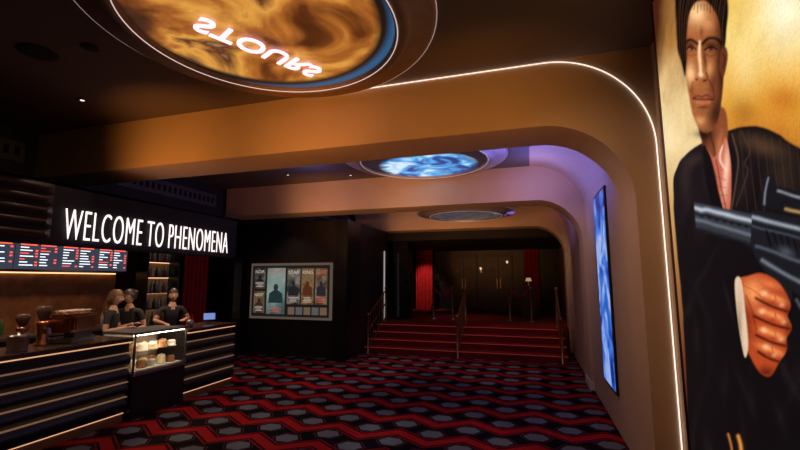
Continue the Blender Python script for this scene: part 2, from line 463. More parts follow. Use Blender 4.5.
blob(696.3, 79.4, 1.4, 1.0, (40, 14, 8), .95); blob(704, 80, 2, 1.2, (34, 12, 8), 1)
stroke([(706.5, 73), (708, 78), (705.5, 81)], .9, (78, 34, 20), .8)
stroke([(709, 80), (713, 88), (714.5, 97)], 1.1, (80, 38, 23), .7)
stroke([(693, 82), (691, 90)], .9, (120, 62, 38), .6)
stroke([(685, 44), (690, 40), (697, 43.5)], 1.7, (22, 9, 6), 1)
stroke([(703, 43.5), (709, 38), (716, 38.5), (721, 43)], 1.9, (18, 8, 6), 1)
stroke([(687, 48.4), (691, 47.2), (696, 49.4)], .8, (14, 6, 5), 1)
stroke([(705, 49.6), (711, 47.2), (717, 49.4)], .9, (12, 5, 5), 1)
blob(691.5, 49.4, 1.5, 1.0, (18, 8, 7), 1); blob(689.0, 49.7, .9, .5, (190, 160, 140), .6); blob(694.1, 49.8, .7, .5, (170, 140, 120), .5)
blob(711, 49.5, 1.6, 1.1, (16, 8, 7), 1); blob(708.4, 49.9, .9, .6, (176, 146, 124), .6); blob(713.9, 49.9, .9, .6, (120, 92, 76), .6)
stroke([(687, 54), (691, 56), (696, 54)], .8, (110, 58, 36), .6)
stroke([(705, 54), (711, 56.5), (717, 54)], .8, (84, 42, 26), .7)
stroke([(693, 98), (698, 95.4), (702, 96.4), (707, 95), (714, 98.5)], 1.3, (112, 44, 32), .95)
stroke([(693.5, 98.8), (701, 98.8), (714, 99.4)], .7, (30, 9, 6), 1)
stroke([(697, 101.8), (703, 103), (710, 101.8)], 1.2, (190, 104, 78), .85)
blob(703, 107.5, 6, 1.7, (70, 32, 20), .8)
for k in range(70):
    blob(rng.uniform(689, 719), rng.uniform(88, 130), .8, .9, (84, 44, 28), .3)
for k in range(40):
    blob(rng.uniform(687, 720), rng.uniform(0, 90), 1.2, 1.4, (120, 62, 36), .16)
CLIP = None
blob(703, 134, 9, 4, (22, 9, 6), .8)
paint([(721, 50), (726, 47), (728, 56), (726, 68), (723, 76), (720, 70)], (96, 48, 30), 1.1); stroke([(723, 54), (725.5, 58), (723, 68)], .7, (50, 22, 14), .8)
hairm = mask([(676, -30), (700, -40), (722, -30), (728, 0), (727, 28), (725, 47), (721.5, 44), (720, 24), (713, 8), (703, 0), (694, 5), (688.5, 20), (687, 46), (687, 62), (685, 76), (681, 62), (677, 45), (675, 5)], 1.4)
put(hairm, (15, 9, 8)); CLIP = hairm
for k in range(20):
    x = 678+k*2.4
    stroke([(x+6, -34), (x+2+rng.uniform(-1, 1), -4), (x-1, 24), (x, 60)], .5, (92, 56, 38), rng.uniform(.15, .45))
CLIP = None
for k in range(9):
    stroke([(689+k*3, 4), (688+k*3.2, 9+rng.uniform(0, 5))], .6, (40, 20, 12), .6)
# gun
gunm = mask([(694, 202), (722, 208), (752, 214), (756, 224), (752, 246), (736, 240), (718, 236), (696, 228)], 1, False)
put(gunm, (48, 51, 58)); CLIP = gunm
stroke([(690, 207), (720, 213), (756, 222)], 2.0, (176, 184, 196), .95)
stroke([(690, 212), (720, 219), (756, 229)], 1.2, (20, 22, 27), .9)
stroke([(690, 218), (720, 226), (756, 237)], 1.8, (108, 114, 126), .7)
stroke([(690, 228), (720, 236), (756, 247)], 2.6, (10, 11, 14), .95)
for k in range(7): blob(702+k*7.4, 216+k*1.75, 1.8, 1.3, (8, 8, 10), 1, 14)
CLIP = None
body_ = mask([(752, 210), (780, 214), (860, 232), (860, 330), (790, 300), (772, 282), (758, 262), (750, 246)], 1, False)
put(body_, (24, 24, 28)); CLIP = body_
stroke([(752, 217), (800, 229), (860, 246)], 1.8, (150, 156, 170), .9)
stroke([(752, 226), (800, 238), (860, 256)], 1.2, (62, 66, 76), .9)
stroke([(756, 246), (800, 262), (860, 284)], 1.5, (84, 88, 100), .8)
stroke([(762, 260), (800, 282), (860, 312)], 1.8, (116, 120, 132), .8)
for k in range(6): stroke([(766+k*7, 230+k*2.4), (770+k*7, 246+k*2.6)], 1.1, (6, 6, 8), .9)
blob(786, 252, 8, 4, (84, 88, 100), .6, 22)
CLIP = None
paint([(766, 175), (774, 175), (777, 186), (800, 192), (860, 206), (860, 226), (800, 216), (770, 208), (760, 206), (762, 190)], (20, 20, 24), .8, 1, False)
stroke([(778, 191), (800, 197), (860, 212)], 1.1, (150, 152, 162), .8)
stroke([(768, 178), (765, 192), (764, 204)], 1.0, (120, 124, 136), .8)
stroke([(786, 209), (800, 212), (850, 222)], 1.4, (190, 150, 90), .8)
paint([(792, 290), (800, 296), (900, 340), (900, 480), (800, 360), (794, 330)], (14, 13, 16), 1, 1, False)
stroke([(796, 300), (812, 330), (840, 400)], 1.5, (90, 92, 104), .6)
# hand
handm = mask([(737, 282), (748, 276), (762, 273), (776, 280), (785, 292), (790, 306), (787, 316), (791, 328), (786, 338), (786, 350), (779, 362), (770, 376), (760, 372), (752, 360), (744, 342), (738, 312)], 1.2)
put(handm, (176, 68, 32)); CLIP = handm
blob(752, 292, 10, 12, (246, 152, 88), .9)
blob(746, 324, 7, 24, (120, 38, 18), .85)
blob(770, 284, 10, 4, (226, 122, 66), .8, 20)
for (x0, y0, x1, y1) in [(756, 298, 788, 312), (754, 316, 790, 329), (756, 335, 787, 346), (758, 352, 780, 362)]:
    mx_, my_ = (x0+x1)/2, (y0+y1)/2
    blob(mx_+2, my_-7, 14, 3.2, (240, 144, 82), .85, 20)
    blob(x0+8, y0-5, 3.4, 2.6, (255, 196, 140), .7)
    blob(x1-6, y1-7, 2.8, 2.0, (255, 188, 134), .5)
    stroke([(x0, y0), (mx_, my_+1.5), (x1, y1)], 1.6, (48, 10, 5), .95)
    blob(mx_+1, my_-2.5, 4, 3, (140, 50, 24), .6)
    stroke([(mx_+3, my_-9), (mx_+4, my_-5)], .7, (140, 52, 26), .6)
stroke([(744, 286), (756, 292), (764, 300)], .8, (160, 66, 34), .6)
stroke([(746, 296), (752, 310), (756, 330)], 1.1, (110, 36, 18), .6)
for k in range(40): blob(rng.uniform(740, 788), rng.uniform(276, 370), 1.2, 1.2, (120, 44, 22), .2)
blob(766, 372, 10, 6, (80, 22, 10), .85)
blob(788, 330, 4, 40, (90, 26, 12), .6)
CLIP = None
cuff = mask([(735, 280), (741, 280), (745, 310), (748, 345), (745, 357), (740, 335), (736, 305)], 1)
put(cuff, (216, 188, 158)); CLIP = cuff
blob(739, 330, 3, 26, (120, 84, 66), .7)
CLIP = None
stroke([(738, 436), (741, 446), (742, 460)], 1.6, (220, 140, 60), .9)
stroke([(728, 434), (731, 446), (732, 460)], 1.2, (180, 110, 60), .8)
ART = ART*(1+0.09*NOI)[..., None]
ART = np.clip(ART*(1+0.06*rng.standard_normal(AX.shape)[..., None]), 0, 1)

verts = np.stack([np.full(YY.size, PX), YY.ravel(), ZZ.ravel()], 1)
idx = np.arange(NY*NZ).reshape(NZ, NY)
q = np.stack([idx[:-1, :-1].ravel(), idx[:-1, 1:].ravel(), idx[1:, 1:].ravel(), idx[1:, :-1].ravel()], 1)
me = bpy.data.meshes.new('printed_sheet')
me.vertices.add(len(verts)); me.vertices.foreach_set('co', verts.ravel().astype(np.float32))
me.loops.add(q.size); me.loops.foreach_set('vertex_index', q.ravel().astype(np.int32))
me.polygons.add(len(q)); me.polygons.foreach_set('loop_start', (np.arange(len(q))*4).astype(np.int32))
me.update(calc_edges=True); me.validate()
ca = me.color_attributes.new('Art', 'FLOAT_COLOR', 'POINT')
ca.data.foreach_set('color', np.concatenate([ART.reshape(-1, 3), np.ones((NY*NZ, 1))], 1).ravel().astype(np.float32))
me.materials.append(attr_mat('backlit_print', 1.15))
o = bpy.data.objects.new('printed_sheet', me); COL.objects.link(o); o.parent = e

# blue wall screen
bscr = screen_mat('wall_screen_blue', [(0.0, 0.01, 0.10), (0.01, 0.05, 0.40), (0.05, 0.2, 0.75), (0.4, 0.55, 0.95), (0.03, 0.06, 0.45)], 2.0, 0.9, 1.0)
e = empty('wall_video_screen')
box('frame', (XL-0.03, XL-0.001), (5.76, 6.64), (0.46, 3.04), black, e)
box('panel', (XL-0.036, XL-0.03), (5.8, 6.6), (0.5, 3.0), bscr, e)

# ------------------------------------------------------------------ bar counter
CX = -5.1; CT = 1.08
def counter(name, ya, yb):
    e = empty(name)
    box('body', (CX-0.55, CX-0.06), (ya, yb), (0.12, CT-0.05), black, e)
    box('worktop', (CX-0.66, CX+0.02), (ya-0.0, yb+0.0), (CT-0.05, CT), woodtop, e, 0.008)
    box('kick', (CX-0.5, CX-0.08), (ya, yb), (0, 0.12), mat('kick_tile', (0.3, 0.17, 0.09), 0.4, 0.3), e)
    bm = bmesh.new(); nb = 4; z0 = 0.13; dz = (CT-0.2-z0)/nb
    for k in range(nb):
        za = z0+k*dz+0.012; zb = z0+(k+1)*dz-0.012
        prof = [(CX-0.06, za)] + [(CX-0.06+0.045*math.sin(math.pi*t), za+(zb-za)*t) for t in np.linspace(0.06, 0.94, 9)] + [(CX-0.06, zb)]
        A = [bm.verts.new((p[0], ya, p[1])) for p in prof]; B = [bm.verts.new((p[0], yb, p[1])) for p in prof]
        for i in range(len(prof)-1): bm.faces.new((A[i], A[i+1], B[i+1], B[i]))
        bm.faces.new(A); bm.faces.new(B)
    add_obj('padded_front', bm, black, e)
    for k in range(1, nb+1):
        z = z0+k*dz
        box('brass_strip', (CX-0.06, CX-0.024), (ya, yb), (z-0.006, z+0.006), brassglow, e)
    box('led_strip', (CX-0.058, CX-0.035), (ya, yb), (CT-0.072, CT-0.056), counterled, e)
    box('kick_led', (CX-0.075, CX-0.068), (ya, yb), (0.105, 0.118), counterled, e)
    return e
counter('bar_counter', 0.6, 4.42)
counter('bar_counter', 5.38, 6.5)

# display case
e = empty('cake_display_case')
ya, yb = 4.45, 5.35
box('base', (CX-0.6, CX), (ya, yb), (0, 0.56), black, e, 0.005)
box('sill', (CX-0.6, CX+0.01), (ya, yb), (0.56, 0.60), steel, e)
box('back', (CX-0.6, CX-0.58), (ya, yb), (0.60, 1.10), mat('case_back', (0.7, 0.6, 0.48), 0.5), e)
for (x, y) in [(CX-0.02, ya), (CX-0.02, yb-0.02), (CX-0.6, ya), (CX-0.6, yb-0.02)]:
    box('post', (x, x+0.02), (y, y+0.02), (0.6, 1.10), dgrey, e)
box('lid', (CX-0.6, CX+0.01), (ya, yb), (1.10, 1.13), dgrey, e)
box('shelf', (CX-0.56, CX-0.04), (ya+0.02, yb-0.02), (0.84, 0.85), glass, e)
box('tray', (CX-0.56, CX-0.04), (ya+0.02, yb-0.02), (0.605, 0.62), mat('tray_white', (0.8, 0.75, 0.65), 0.4), e)
box('front_glass', (CX-0.008, CX-0.002), (ya+0.02, yb-0.02), (0.6, 1.1), glass, e)
box('case_led', (CX-0.07, CX-0.03), (ya+0.03, yb-0.03), (1.085, 1.098), mat('case_led', (1, .9, .7), emit=(1, 0.85, 0.6), es=18), e)
bm = bmesh.new()
for j, (zz, n) in enumerate([(0.62, 5), (0.85, 5)]):
    for k in range(n):
        y = ya+0.12+k*0.165
        lathe_into(bm, [(0, 0), (0.075, 0), (0.075, 0.01), (0.06, 0.012), (0.065, 0.06+0.02*(k % 2)), (0.05, 0.085+0.02*(k % 2)), (0, 0.09+0.02*(k % 2))], CX-0.18, y, zz, 20, (k+j) % 3)
        lathe_into(bm, [(0, 0), (0.07, 0), (0.07, 0.01), (0.05, 0.012), (0.055, 0.08), (0, 0.10)], CX-0.38, y+0.03, zz, 20, (k+j+1) % 3)
add_obj('cakes', bm, [mat('cake_cream', (0.85, 0.7, 0.45), 0.6), mat('cake_brown', (0.35, 0.15, 0.06), 0.6), mat('cake_pale', (0.8, 0.75, 0.65), 0.6)], e)

# canopy with sign
e = empty('bar_canopy')
box('fascia', (-5.36, -5.2), (0.2, 6.5), (2.24, 2.93), blackm, e, 0.01)
box('roof', (-8.28, -5.36), (0.2, 6.5), (2.62, 2.80), blackm, e)
box('end_panel', (-8.28, -5.36), (6.42, 6.5), (2.5, 2.93), blackm, e)
bm = bmesh.new()
for k in range(5):
    z = 2.30+k*0.13
    prof = [(-5.2+0.055*math.sin(math.pi*t), z+0.115*t) for t in np.linspace(0, 1, 9)]
    A = [bm.verts.new((p[0], 0.3, p[1])) for p in prof]; B = [bm.verts.new((p[0], 3.25, p[1])) for p in prof]
    C = [bm.verts.new((-5.2+(p[0]+5.2)*0.1, 3.33, p[1])) for p in prof]
    for i in range(len(prof)-1):
        bm.faces.new((A[i], A[i+1], B[i+1], B[i])); bm.faces.new((B[i], B[i+1], C[i+1], C[i]))
add_obj('ribs', bm, mat('rib_gloss', (0.05, 0.035, 0.03), 0.3), e)
text_mesh('sign_letters', 'WELCOME TO PHENOMENA', signled, lambda u, v, w: (-5.185+w, 3.46+u, 2.315+v), e, 2.78, 0.365, 0.015, -0.018, 1.12)

# menu boards
e = empty('menu_board')
white_t = mat('menu_text', (0.9, 0.9, 0.9), emit=(0.85, 0.92, 1.0), es=1.7)
red_t = mat('menu_red', (0.8, 0.05, 0.05), emit=(1.0, 0.10, 0.06), es=1.6)
bm = bmesh.new()
for p in range(5):
    a = 3.0+p*0.6
    bbox_into(bm, (-7.24, -7.2), (a, a+0.57), (2.0, 2.42), 0)
    for c in range(2):
        ca_ = a+0.04+c*0.27
        bbox_into(bm, (-7.2, -7.197), (ca_, ca_+0.22), (2.36, 2.39), 2)
        for r_ in range(7):
            z = 2.32-r_*0.044
            wd = random.uniform(0.06, 0.18)
            bbox_into(bm, (-7.2, -7.197), (ca_, ca_+wd), (z, z+0.013), 2 if random.random() < .2 else 1)
            if random.random() < .6: bbox_into(bm, (-7.2, -7.197), (ca_+0.20, ca_+0.235), (z-0.004, z+0.018), 2)
add_obj('panels', bm, [mat('menu_black', (0.02, 0.02, 0.03), 0.4, emit=(0.07, 0.08, 0.12), es=0.6), white_t, red_t], e)
box('hanger', (-7.3, -7.24), (2.95, 6.0), (2.38, 2.62), black, e)

# back bar
e = empty('back_bar')
box('cabinet', (-8.28, -7.55), (0.8, 6.6), (0, 0.93), black, e)
box('top', (-8.28, -7.52), (0.8, 6.6), (0.93, 0.97), steel, e)
box('splashback', (-8.28, -8.22), (0.8, 6.6), (0.97, 2.0), barwall, e)
box('shelf_led', (-8.2, -8.17), (0.9, 6.55), (1.955, 1.975), warmled, e)
box('high_shelf', (-8.22, -7.95), (0.9, 6.55), (1.98, 2.02), dgrey, e)
box('low_shelf', (-8.22, -7.95), (0.9, 4.0), (1.45, 1.475), dgrey, e)
def bottles(name, xc, ya, yb, z, n, parent=None, cols=None):
    bm = bmesh.new()
    for k in range(n):
        y = ya+(yb-ya)*(k+0.5)/n; r = random.uniform(0.028, 0.038); h = random.uniform(0.2, 0.28)
        lathe_into(bm, [(0, 0), (r, 0), (r, h*0.6), (r*0.35, h*0.75), (r*0.35, h), (0, h)], xc+random.uniform(-.03, .03), y, z, 12, k % 4)
    return add_obj(name, bm, [mat('bottle_amber', (0.4, 0.15, 0.03), 0.15), mat('bottle_clear', (0.6, 0.6, 0.55), 0.1), mat('bottle_green', (0.05, 0.2, 0.08), 0.1), mat('bottle_white', (0.8, 0.75, 0.7), 0.3)], parent)
bottles('bottle_row', -8.08, 1.2, 6.4, 0.971, 22)
bottles('bottle_row', -8.08, 1.2, 3.9, 1.476, 14)
e = empty('bottle_shelf')
box('back', (-7.82, -7.78), (6.72, 7.5), (0, 2.75), mat('shelf_back', (0.25, 0.15, 0.1), 0.5, emit=(0.9, 0.45, 0.2), es=0.05), e)
for y in (6.70, 7.5): box('side', (-7.8, -7.5), (y, y+0.03), (0, 2.75), black, e)
for k in range(6):
    z = 0.9+k*0.33
    box('board', (-7.8, -7.5), (6.73, 7.5), (z, z+0.02), dgrey, e)
    box('board_led', (-7.78, -7.765), (6.74, 7.49), (z-0.012, z-0.001), warmled, e)
    bottles('bottles', -7.62, 6.75, 7.47, z+0.021, 7, e)

# ------------------------------------------------------------------ curtains
def curtain(name, x0, x1, y, z0, z1, folds, axis='x', amp=0.05):
    bm = bmesh.new(); n = folds*12; V = []
    for i in range(n+1):
        t = i/n; s = x0+(x1-x0)*t; d = amp*math.sin(2*math.pi*folds*t)
        col = []
        for k in range(7):
            z = z0+(z1-z0)*k/6; dd = d*(1-0.3*k/6)
            col.append(bm.verts.new((s, y+dd, z) if axis == 'x' else (y+dd, s, z)))
        V.append(col)
    for a, b in zip(V, V[1:]):
        for k in range(6): f = bm.faces.new((a[k], b[k], b[k+1], a[k+1])); f.smooth = True
    return add_obj(name, bm, redvel, recalc=False)
curtain('red_curtain', 7.65, 8.4, -7.5, 0.02, 2.5, 6, 'y')
box('bar_partition', (-8.1, -6.98), (8.7, 9.0), (0, 2.4), black, None, 0.01)

# ------------------------------------------------------------------ counter-top equipment
def espresso(name, loc, rz, sc=1.0):
    e = empty(name, loc, rz)
    box('body', (-0.19, 0.19), (-0.3, 0.3), (0.16, 0.44), copper, e, 0.04)
    box('base', (-0.2, 0.19), (-0.28, 0.28), (0.0, 0.08), dgrey, e, 0.01)
    box('column', (0.02, 0.17), (-0.2, 0.2), (0.08, 0.16), dgrey, e)
    box('back_panel', (0.185, 0.2), (-0.22, 0.22), (0.2, 0.40), mat('dark_copper', (0.4, 0.18, 0.09), 0.35, 0.9), e, 0.005)
    for y in (-0.14, 0.14):
        bm = bmesh.new(); lathe_into(bm, [(0, 0.2), (0.04, 0.2), (0.045, 0.26), (0.03, 0.3), (0, 0.3)], -0.22, y, 0, 20)
        add_obj('group_head', bm, steel, e)
        tube('portafilter', [(-0.22, y, 0.21), (-0.34, y, 0.19)], 0.012, black, e)
    tube('cup_rail', [(-0.15, -0.26, 0.48), (0.15, -0.26, 0.48), (0.15, 0.26, 0.48), (-0.15, 0.26, 0.48)], 0.006, brass, e, True)
    bm = bmesh.new()
    for i in range(3):
        for j in range(5):
            lathe_into(bm, [(0, 0), (0.022, 0), (0.034, 0.055), (0.03, 0.055), (0.02, 0.006), (0, 0.006)], -0.11+i*0.1, -0.2+j*0.1, 0.441, 14)
    add_obj('cups', bm, mat('ceramic', (0.7, 0.66, 0.6), 0.25), e)
    e.scale = (sc, sc, sc)
    return e
espresso('espresso_machine', (-5.5, 3.9, CT+0.001), 0.35, 0.78)
def grinder(loc, sc=1.0):
    e = empty('coffee_grinder', loc)
    bm = bmesh.new()
    lathe_into(bm, [(0, 0.0), (0.085, 0.0), (0.085, 0.03), (0.06, 0.05), (0.06, 0.26), (0.075, 0.28), (0.075, 0.33), (0, 0.33)], seg=24)
    add_obj('grinder_body', bm, copper, e)
    bm = bmesh.new(); lathe_into(bm, [(0.04, 0.33), (0.095, 0.45), (0.095, 0.52), (0.05, 0.535), (0, 0.54)], seg=24)
    add_obj('bean_hopper', bm, mat('smoked_plastic', (0.12, 0.07, 0.05), 0.15), e)
    box('doser', (0.05, 0.13), (-0.03, 0.03), (0.16, 0.24), steel, e, 0.01)
    e.scale = (sc, sc, sc)
grinder((-5.5, 3.56, CT), 0.85); grinder((-5.56, 3.38, CT), 0.7)
e = empty('steel_canister', (-5.3, 3.2, CT))
bm = bmesh.new(); lathe_into(bm, [(0, 0), (0.085, 0), (0.09, 0.01), (0.09, 0.14), (0.093, 0.145), (0.093, 0.17), (0.02, 0.18), (0.015, 0.2), (0, 0.205)], seg=32)
add_obj('can', bm, steel, e)
def pos(name, loc, rz, sc=1.0):
    e = empty(name, loc, rz)
    box('stand', (-0.06, 0.08), (-0.08, 0.08), (0, 0.02), black, e, 0.004)
    tube('neck', [(0.02, 0, 0.02), (0.03, 0, 0.14)], 0.018, black, e)
    o = box('monitor', (-0.012, 0.012), (-0.17, 0.17), (-0.11, 0.11), black, e, 0.005); o.location = (0.0, 0, 0.2); o.rotation_euler = (0, 0.35, 0)
    o2 = box('display', (-0.016, -0.012), (-0.155, 0.155), (-0.095, 0.095), mat('pos_screen', (0.1, 0.1, 0.2), 0.2, emit=(0.2, 0.35, 0.8), es=0.7), e); o2.location = (0.0, 0, 0.2); o2.rotation_euler = (0, 0.35, 0)
    e.scale = (sc, sc, sc)
    return e
pos('point_of_sale_terminal', (-5.5, 2.95, CT), 0.3, 0.8)
pos('point_of_sale_terminal', (-5.45, 6.2, CT), 2.4, 0.6)
e = empty('straw_jar', (-5.3, 5.6, CT))
bm = bmesh.new(); lathe_into(bm, [(0, 0), (0.05, 0), (0.055, 0.12), (0.05, 0.12), (0.045, 0.01), (0, 0.01)], seg=20); add_obj('jar', bm, steel, e)
for k in range(6):
    a = k*1.05; tube('straw', [(0.02*math.cos(a), 0.02*math.sin(a), 0.012), (0.045*math.cos(a), 0.045*math.sin(a), 0.2)], 0.004, redvel, e)

# ------------------------------------------------------------------ film poster frame on the dark wall
e = empty('framed_film_posters')
yf = 9.25
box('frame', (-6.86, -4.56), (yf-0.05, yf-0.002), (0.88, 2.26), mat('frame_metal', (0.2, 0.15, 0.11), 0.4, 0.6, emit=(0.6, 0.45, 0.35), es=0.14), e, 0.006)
box('backing', (-6.80, -4.62), (yf-0.056, yf-0.05), (0.94, 2.20), mat('backing', (0.02, 0.018, 0.016), 0.5, emit=(0.5, 0.42, 0.36), es=0.02), e)
def poster(x0, x1, z0, z1, cols, title, tc, es=0.42, sc=5.5):
    m = screen_mat('poster_print_%d' % len(bpy.data.materials), cols, sc, es, 0.3)
    o = box('print', (x0, x1), (yf-0.062, yf-0.056), (z0, z1), m, e)
    text_mesh('title', title, tc, lambda u, v, w: (x0+0.03+u, yf-0.063-w, z1-0.13+v), e, (x1-x0)-0.06, 0.08, 0.001)
    # actor silhouette: head and shoulders
    bm = bmesh.new(); c = (x0+x1)/2; wz = (z1-z0); s = (x1-x0)
    hz = z0+wz*0.58
    pts = [(c+0.13*s*math.cos(a), hz+0.16*s*math.sin(a)) for a in np.linspace(-0.9, math.pi+0.9, 14)]
    pts += [(c-0.36*s, hz-0.30*s), (c-0.40*s, z0+wz*0.24), (c+0.40*s, z0+wz*0.24), (c+0.36*s, hz-0.30*s)]
    bm.faces.new([bm.verts.new((p[0], yf-0.0635, p[1])) for p in pts])
    add_obj('figure', bm, mat('figure_ink_%s' % title, (0.03, 0.03, 0.03), 0.5, emit=[v*0.8 for v in cols[0]], es=0.5), e)
    for k in range(4):
        wd = s*random.uniform(.4, .8)
        box('credit_line', (c-wd/2, c+wd/2), (yf-0.064, yf-0.062), (z0+0.05+k*0.035, z0+0.062+k*0.035), tc, e)
tw = mat('title_cream', (.8, .75, .6), emit=(0.9, 0.8, 0.6), es=0.5)
tr = mat('title_red', (.6, .05, .03), emit=(0.9, 0.15, 0.08), es=0.6)
poster(-6.74, -6.42, 1.62, 2.14, [(0.02, 0.02, 0.03), (0.12, 0.10, 0.09), (0.4, 0.33, 0.26)], 'NOIR', tw)
poster(-6.74, -6.42, 1.02, 1.56, [(0.1, 0.03, 0.02), (0.25, 0.18, 0.10), (0.05, 0.05, 0.06)], 'NIGHT', tw)
poster(-6.36, -5.84, 1.0, 2.14, [(0.03, 0.07, 0.08), (0.22, 0.34, 0.32), (0.42, 0.48, 0.42)], 'CITY', tr, .6, 2.0)
poster(-5.78, -5.42, 1.25, 2.12, [(0.03, 0.03, 0.04), (0.22, 0.19, 0.17), (0.5, 0.42, 0.36)], 'STAR', tw)
poster(-5.38, -5.04, 1.25, 2.12, [(0.20, 0.05, 0.02), (0.42, 0.26, 0.12), (0.08, 0.07, 0.07)], 'KING', tw)
poster(-5.00, -4.68, 1.25, 2.12, [(0.04, 0.04, 0.06), (0.26, 0.14, 0.08), (0.45, 0.34, 0.24)], 'LOVE', tr)
for k in range(5):
    x = -5.74+k*0.22
    box('lobby_card', (x, x+0.18), (yf-0.062, yf-0.056), (1.0, 1.18), mat('lobby_card_%d' % (k % 2), [(0.3, 0.2, 0.12), (0.12, 0.12, 0.14)][k % 2], emit=[(0.3, 0.2, 0.12), (0.2, 0.2, 0.22)][k % 2], es=.4), e)

# ------------------------------------------------------------------ stairs + upper hall
e = empty('staircase')
SX0, SX1 = -4.1, 0.74
bm = bmesh.new()
for k in range(4):
    bbox_into(bm, (SX0, SX1), (10.2+k*0.3, 11.45), (k*0.16, (k+1)*0.16), 0, 0.0)
add_obj('treads', bm, redcarp, e)
for k in range(4):
    box('nosing', (SX0, SX1), (10.19+k*0.3, 10.2+k*0.3), ((k+1)*0.16-0.018, (k+1)*0.16-0.004), mat('nosing_led', (0.4, 0.06, 0.05), emit=(1, 0.1, 0.06), es=0.12), e)
box('floor_landing', (-4.1, SX1), (11.45, 12.0), (0, 0.64), redcarp)
box('floor_hall', (XB, XW), (12.41, 17.4), (0, 0.64), redcarp)
box('floor_threshold', (-4.1, XJ-0.03), (12.0, 12.41), (0, 0.64), redcarp)

def rail(x):
    e = empty('stair_railing')
    y0, y1 = 10.12, 11.5
    for y in (y0, y1):
        zb = 0 if y == y0 else 0.64
        bm = bmesh.new(); lathe_into(bm, [(0, 0), (0.04, 0), (0.04, 0.02), (0.026, 0.03), (0.026, 0.93), (0.04, 0.95), (0.04, 0.99), (0, 1.02)], x, y, zb, 16)
        add_obj('post', bm, brass, e)
    for h in (0.15, 0.55, 0.92):
        tube('rail', [(x, y0, h), (x, y1, 0.64+h)], 0.018, brass, e)
    for k in range(1, 8):
        y = y0+(y1-y0)*k/8; b = 0.64*k/8
        tube('baluster', [(x, y, b+0.15), (x, y, b+0.92)], 0.009, brass, e)
    return e
rail(-1.7); rail(-3.98); rail(0.62)

curtain('red_curtain', -4.45, -3.75, 16.6, 0.66, 3.04, 5, 'x', 0.06)
curtain('red_curtain', -0.2, 0.35, 17.2, 0.66, 3.04, 4, 'x', 0.05)
for k, xc in enumerate((-2.6, -1.2)):
    e = empty('door_%d' % (k+1))
    box('frame', (xc-0.55, xc+0.55), (17.33, 17.398), (0.64, 2.9), mat('door_frame', (0.05, 0.018, 0.015), 0.4), e)
    for s in (-0.26, 0.26):
        box('leaf', (xc+s-0.24, xc+s+0.24), (17.29, 17.33), (0.66, 2.75), mat('door_leaf', (0.02, 0.009, 0.009), 0.35), e, 0.005)
        box('handle', (xc+s*0.25-0.012, xc+s*0.25+0.012), (17.26, 17.29), (1.5, 1.9), brass, e)
        bm = bmesh.new(); lathe_into(bm, [(0, 0), (0.11, 0), (0.11, 0.02), (0, 0.02)], 0, 0, 0, 24)
        o = add_obj('porthole', bm, mat('porthole_glow', (0.1, 0.04, 0.03), emit=(1, 0.3, 0.12), es=0.02), e)
        o.rotation_euler = (math.pi/2, 0, 0); o.location = (xc+s, 17.285, 2.25)
box('hall_pillar', (-4.12, -3.62), (12.5, 13.1), (0.64, 3.05), mat('gloss_black', (0.015, 0.012, 0.014), 0.12), None, 0.01)
e = empty('illuminated_pillar')
box('core', (-4.6, -4.16), (12.05, 12.2), (0.0, 3.28), black, e)
box('light_edge', (-4.155, -4.135), (11.78, 11.86), (0.66, 2.7), mat('soft_white', (0.8, 0.8, 0.8), emit=(0.9, 0.85, 0.8), es=0.35), e)
for (x, z) in [(-0.85, 2.5), (-1.9, 2.25)]:
    e = empty('wall_sconce')
    box('plate', (x-0.04, x+0.04), (17.33, 17.398), (z-0.12, z+0.05), brass, e)
    bm = bmesh.new(); lathe_into(bm, [(0.02, 0), (0.04, 0.06), (0.05, 0.09), (0.0, 0.10)], x, 17.24, z, 16); add_obj('shade', bm, mat('sconce_glow', (1, .8, .6), emit=(1, .7, .5), es=.9), e)
def podium(x, y):
    e = empty('host_podium')
    box('column', (x-0.22, x+0.22), (y-0.18, y+0.18), (0.64, 1.6), mat('podium', (0.06, 0.03, 0.025), 0.4), e, 0.01)
    box('desk', (x-0.3, x+0.3), (y-0.24, y+0.24), (1.6, 1.64), dgrey, e, 0.008)
podium(-0.05, 14.6)
e = empty('table_lamp', (-0.05, 14.6, 1.641))
bm = bmesh.new(); lathe_into(bm, [(0, 0), (0.06, 0), (0.06, 0.015), (0.012, 0.03), (0.012, 0.2)], seg=20); add_obj('stem', bm, brass, e)
bm = bmesh.new(); lathe_into(bm, [(0.10, 0.16), (0.07, 0.27)], seg=24); add_obj('shade', bm, mat('lamp_shade', (.8, .6, .4), emit=(1, .65, .4), es=0.35), e)
e = empty('film_camera_on_tripod', (-3.3, 15.4, 0.64))
for a in (0.4, 2.5, 4.6): tube('leg', [(0, 0, 1.15), (0.4*math.cos(a), 0.4*math.sin(a), 0.01)], 0.018, dgrey, e)
box('camera_body', (-0.12, 0.12), (-0.22, 0.18), (1.17, 1.42), black, e, 0.02)
for yy in (-0.1, 0.12):
    bm = bmesh.new(); lathe_into(bm, [(0, -0.03), (0.13, -0.03), (0.13, 0.03), (0, 0.03)], 0, 0, 0, 24); o = add_obj('reel', bm, dgrey, e)
    o.rotation_euler = (0, math.pi/2, 0); o.location = (0, yy, 1.55)
bm = bmesh.new(); lathe_into(bm, [(0.03, 0), (0.04, 0.16), (0.055, 0.2), (0, 0.2)], 0, 0, 0, 20); o = add_obj('lens', bm, steel, e); o.rotation_euler = (math.pi/2, 0, 0); o.location = (0, -0.22, 1.3)
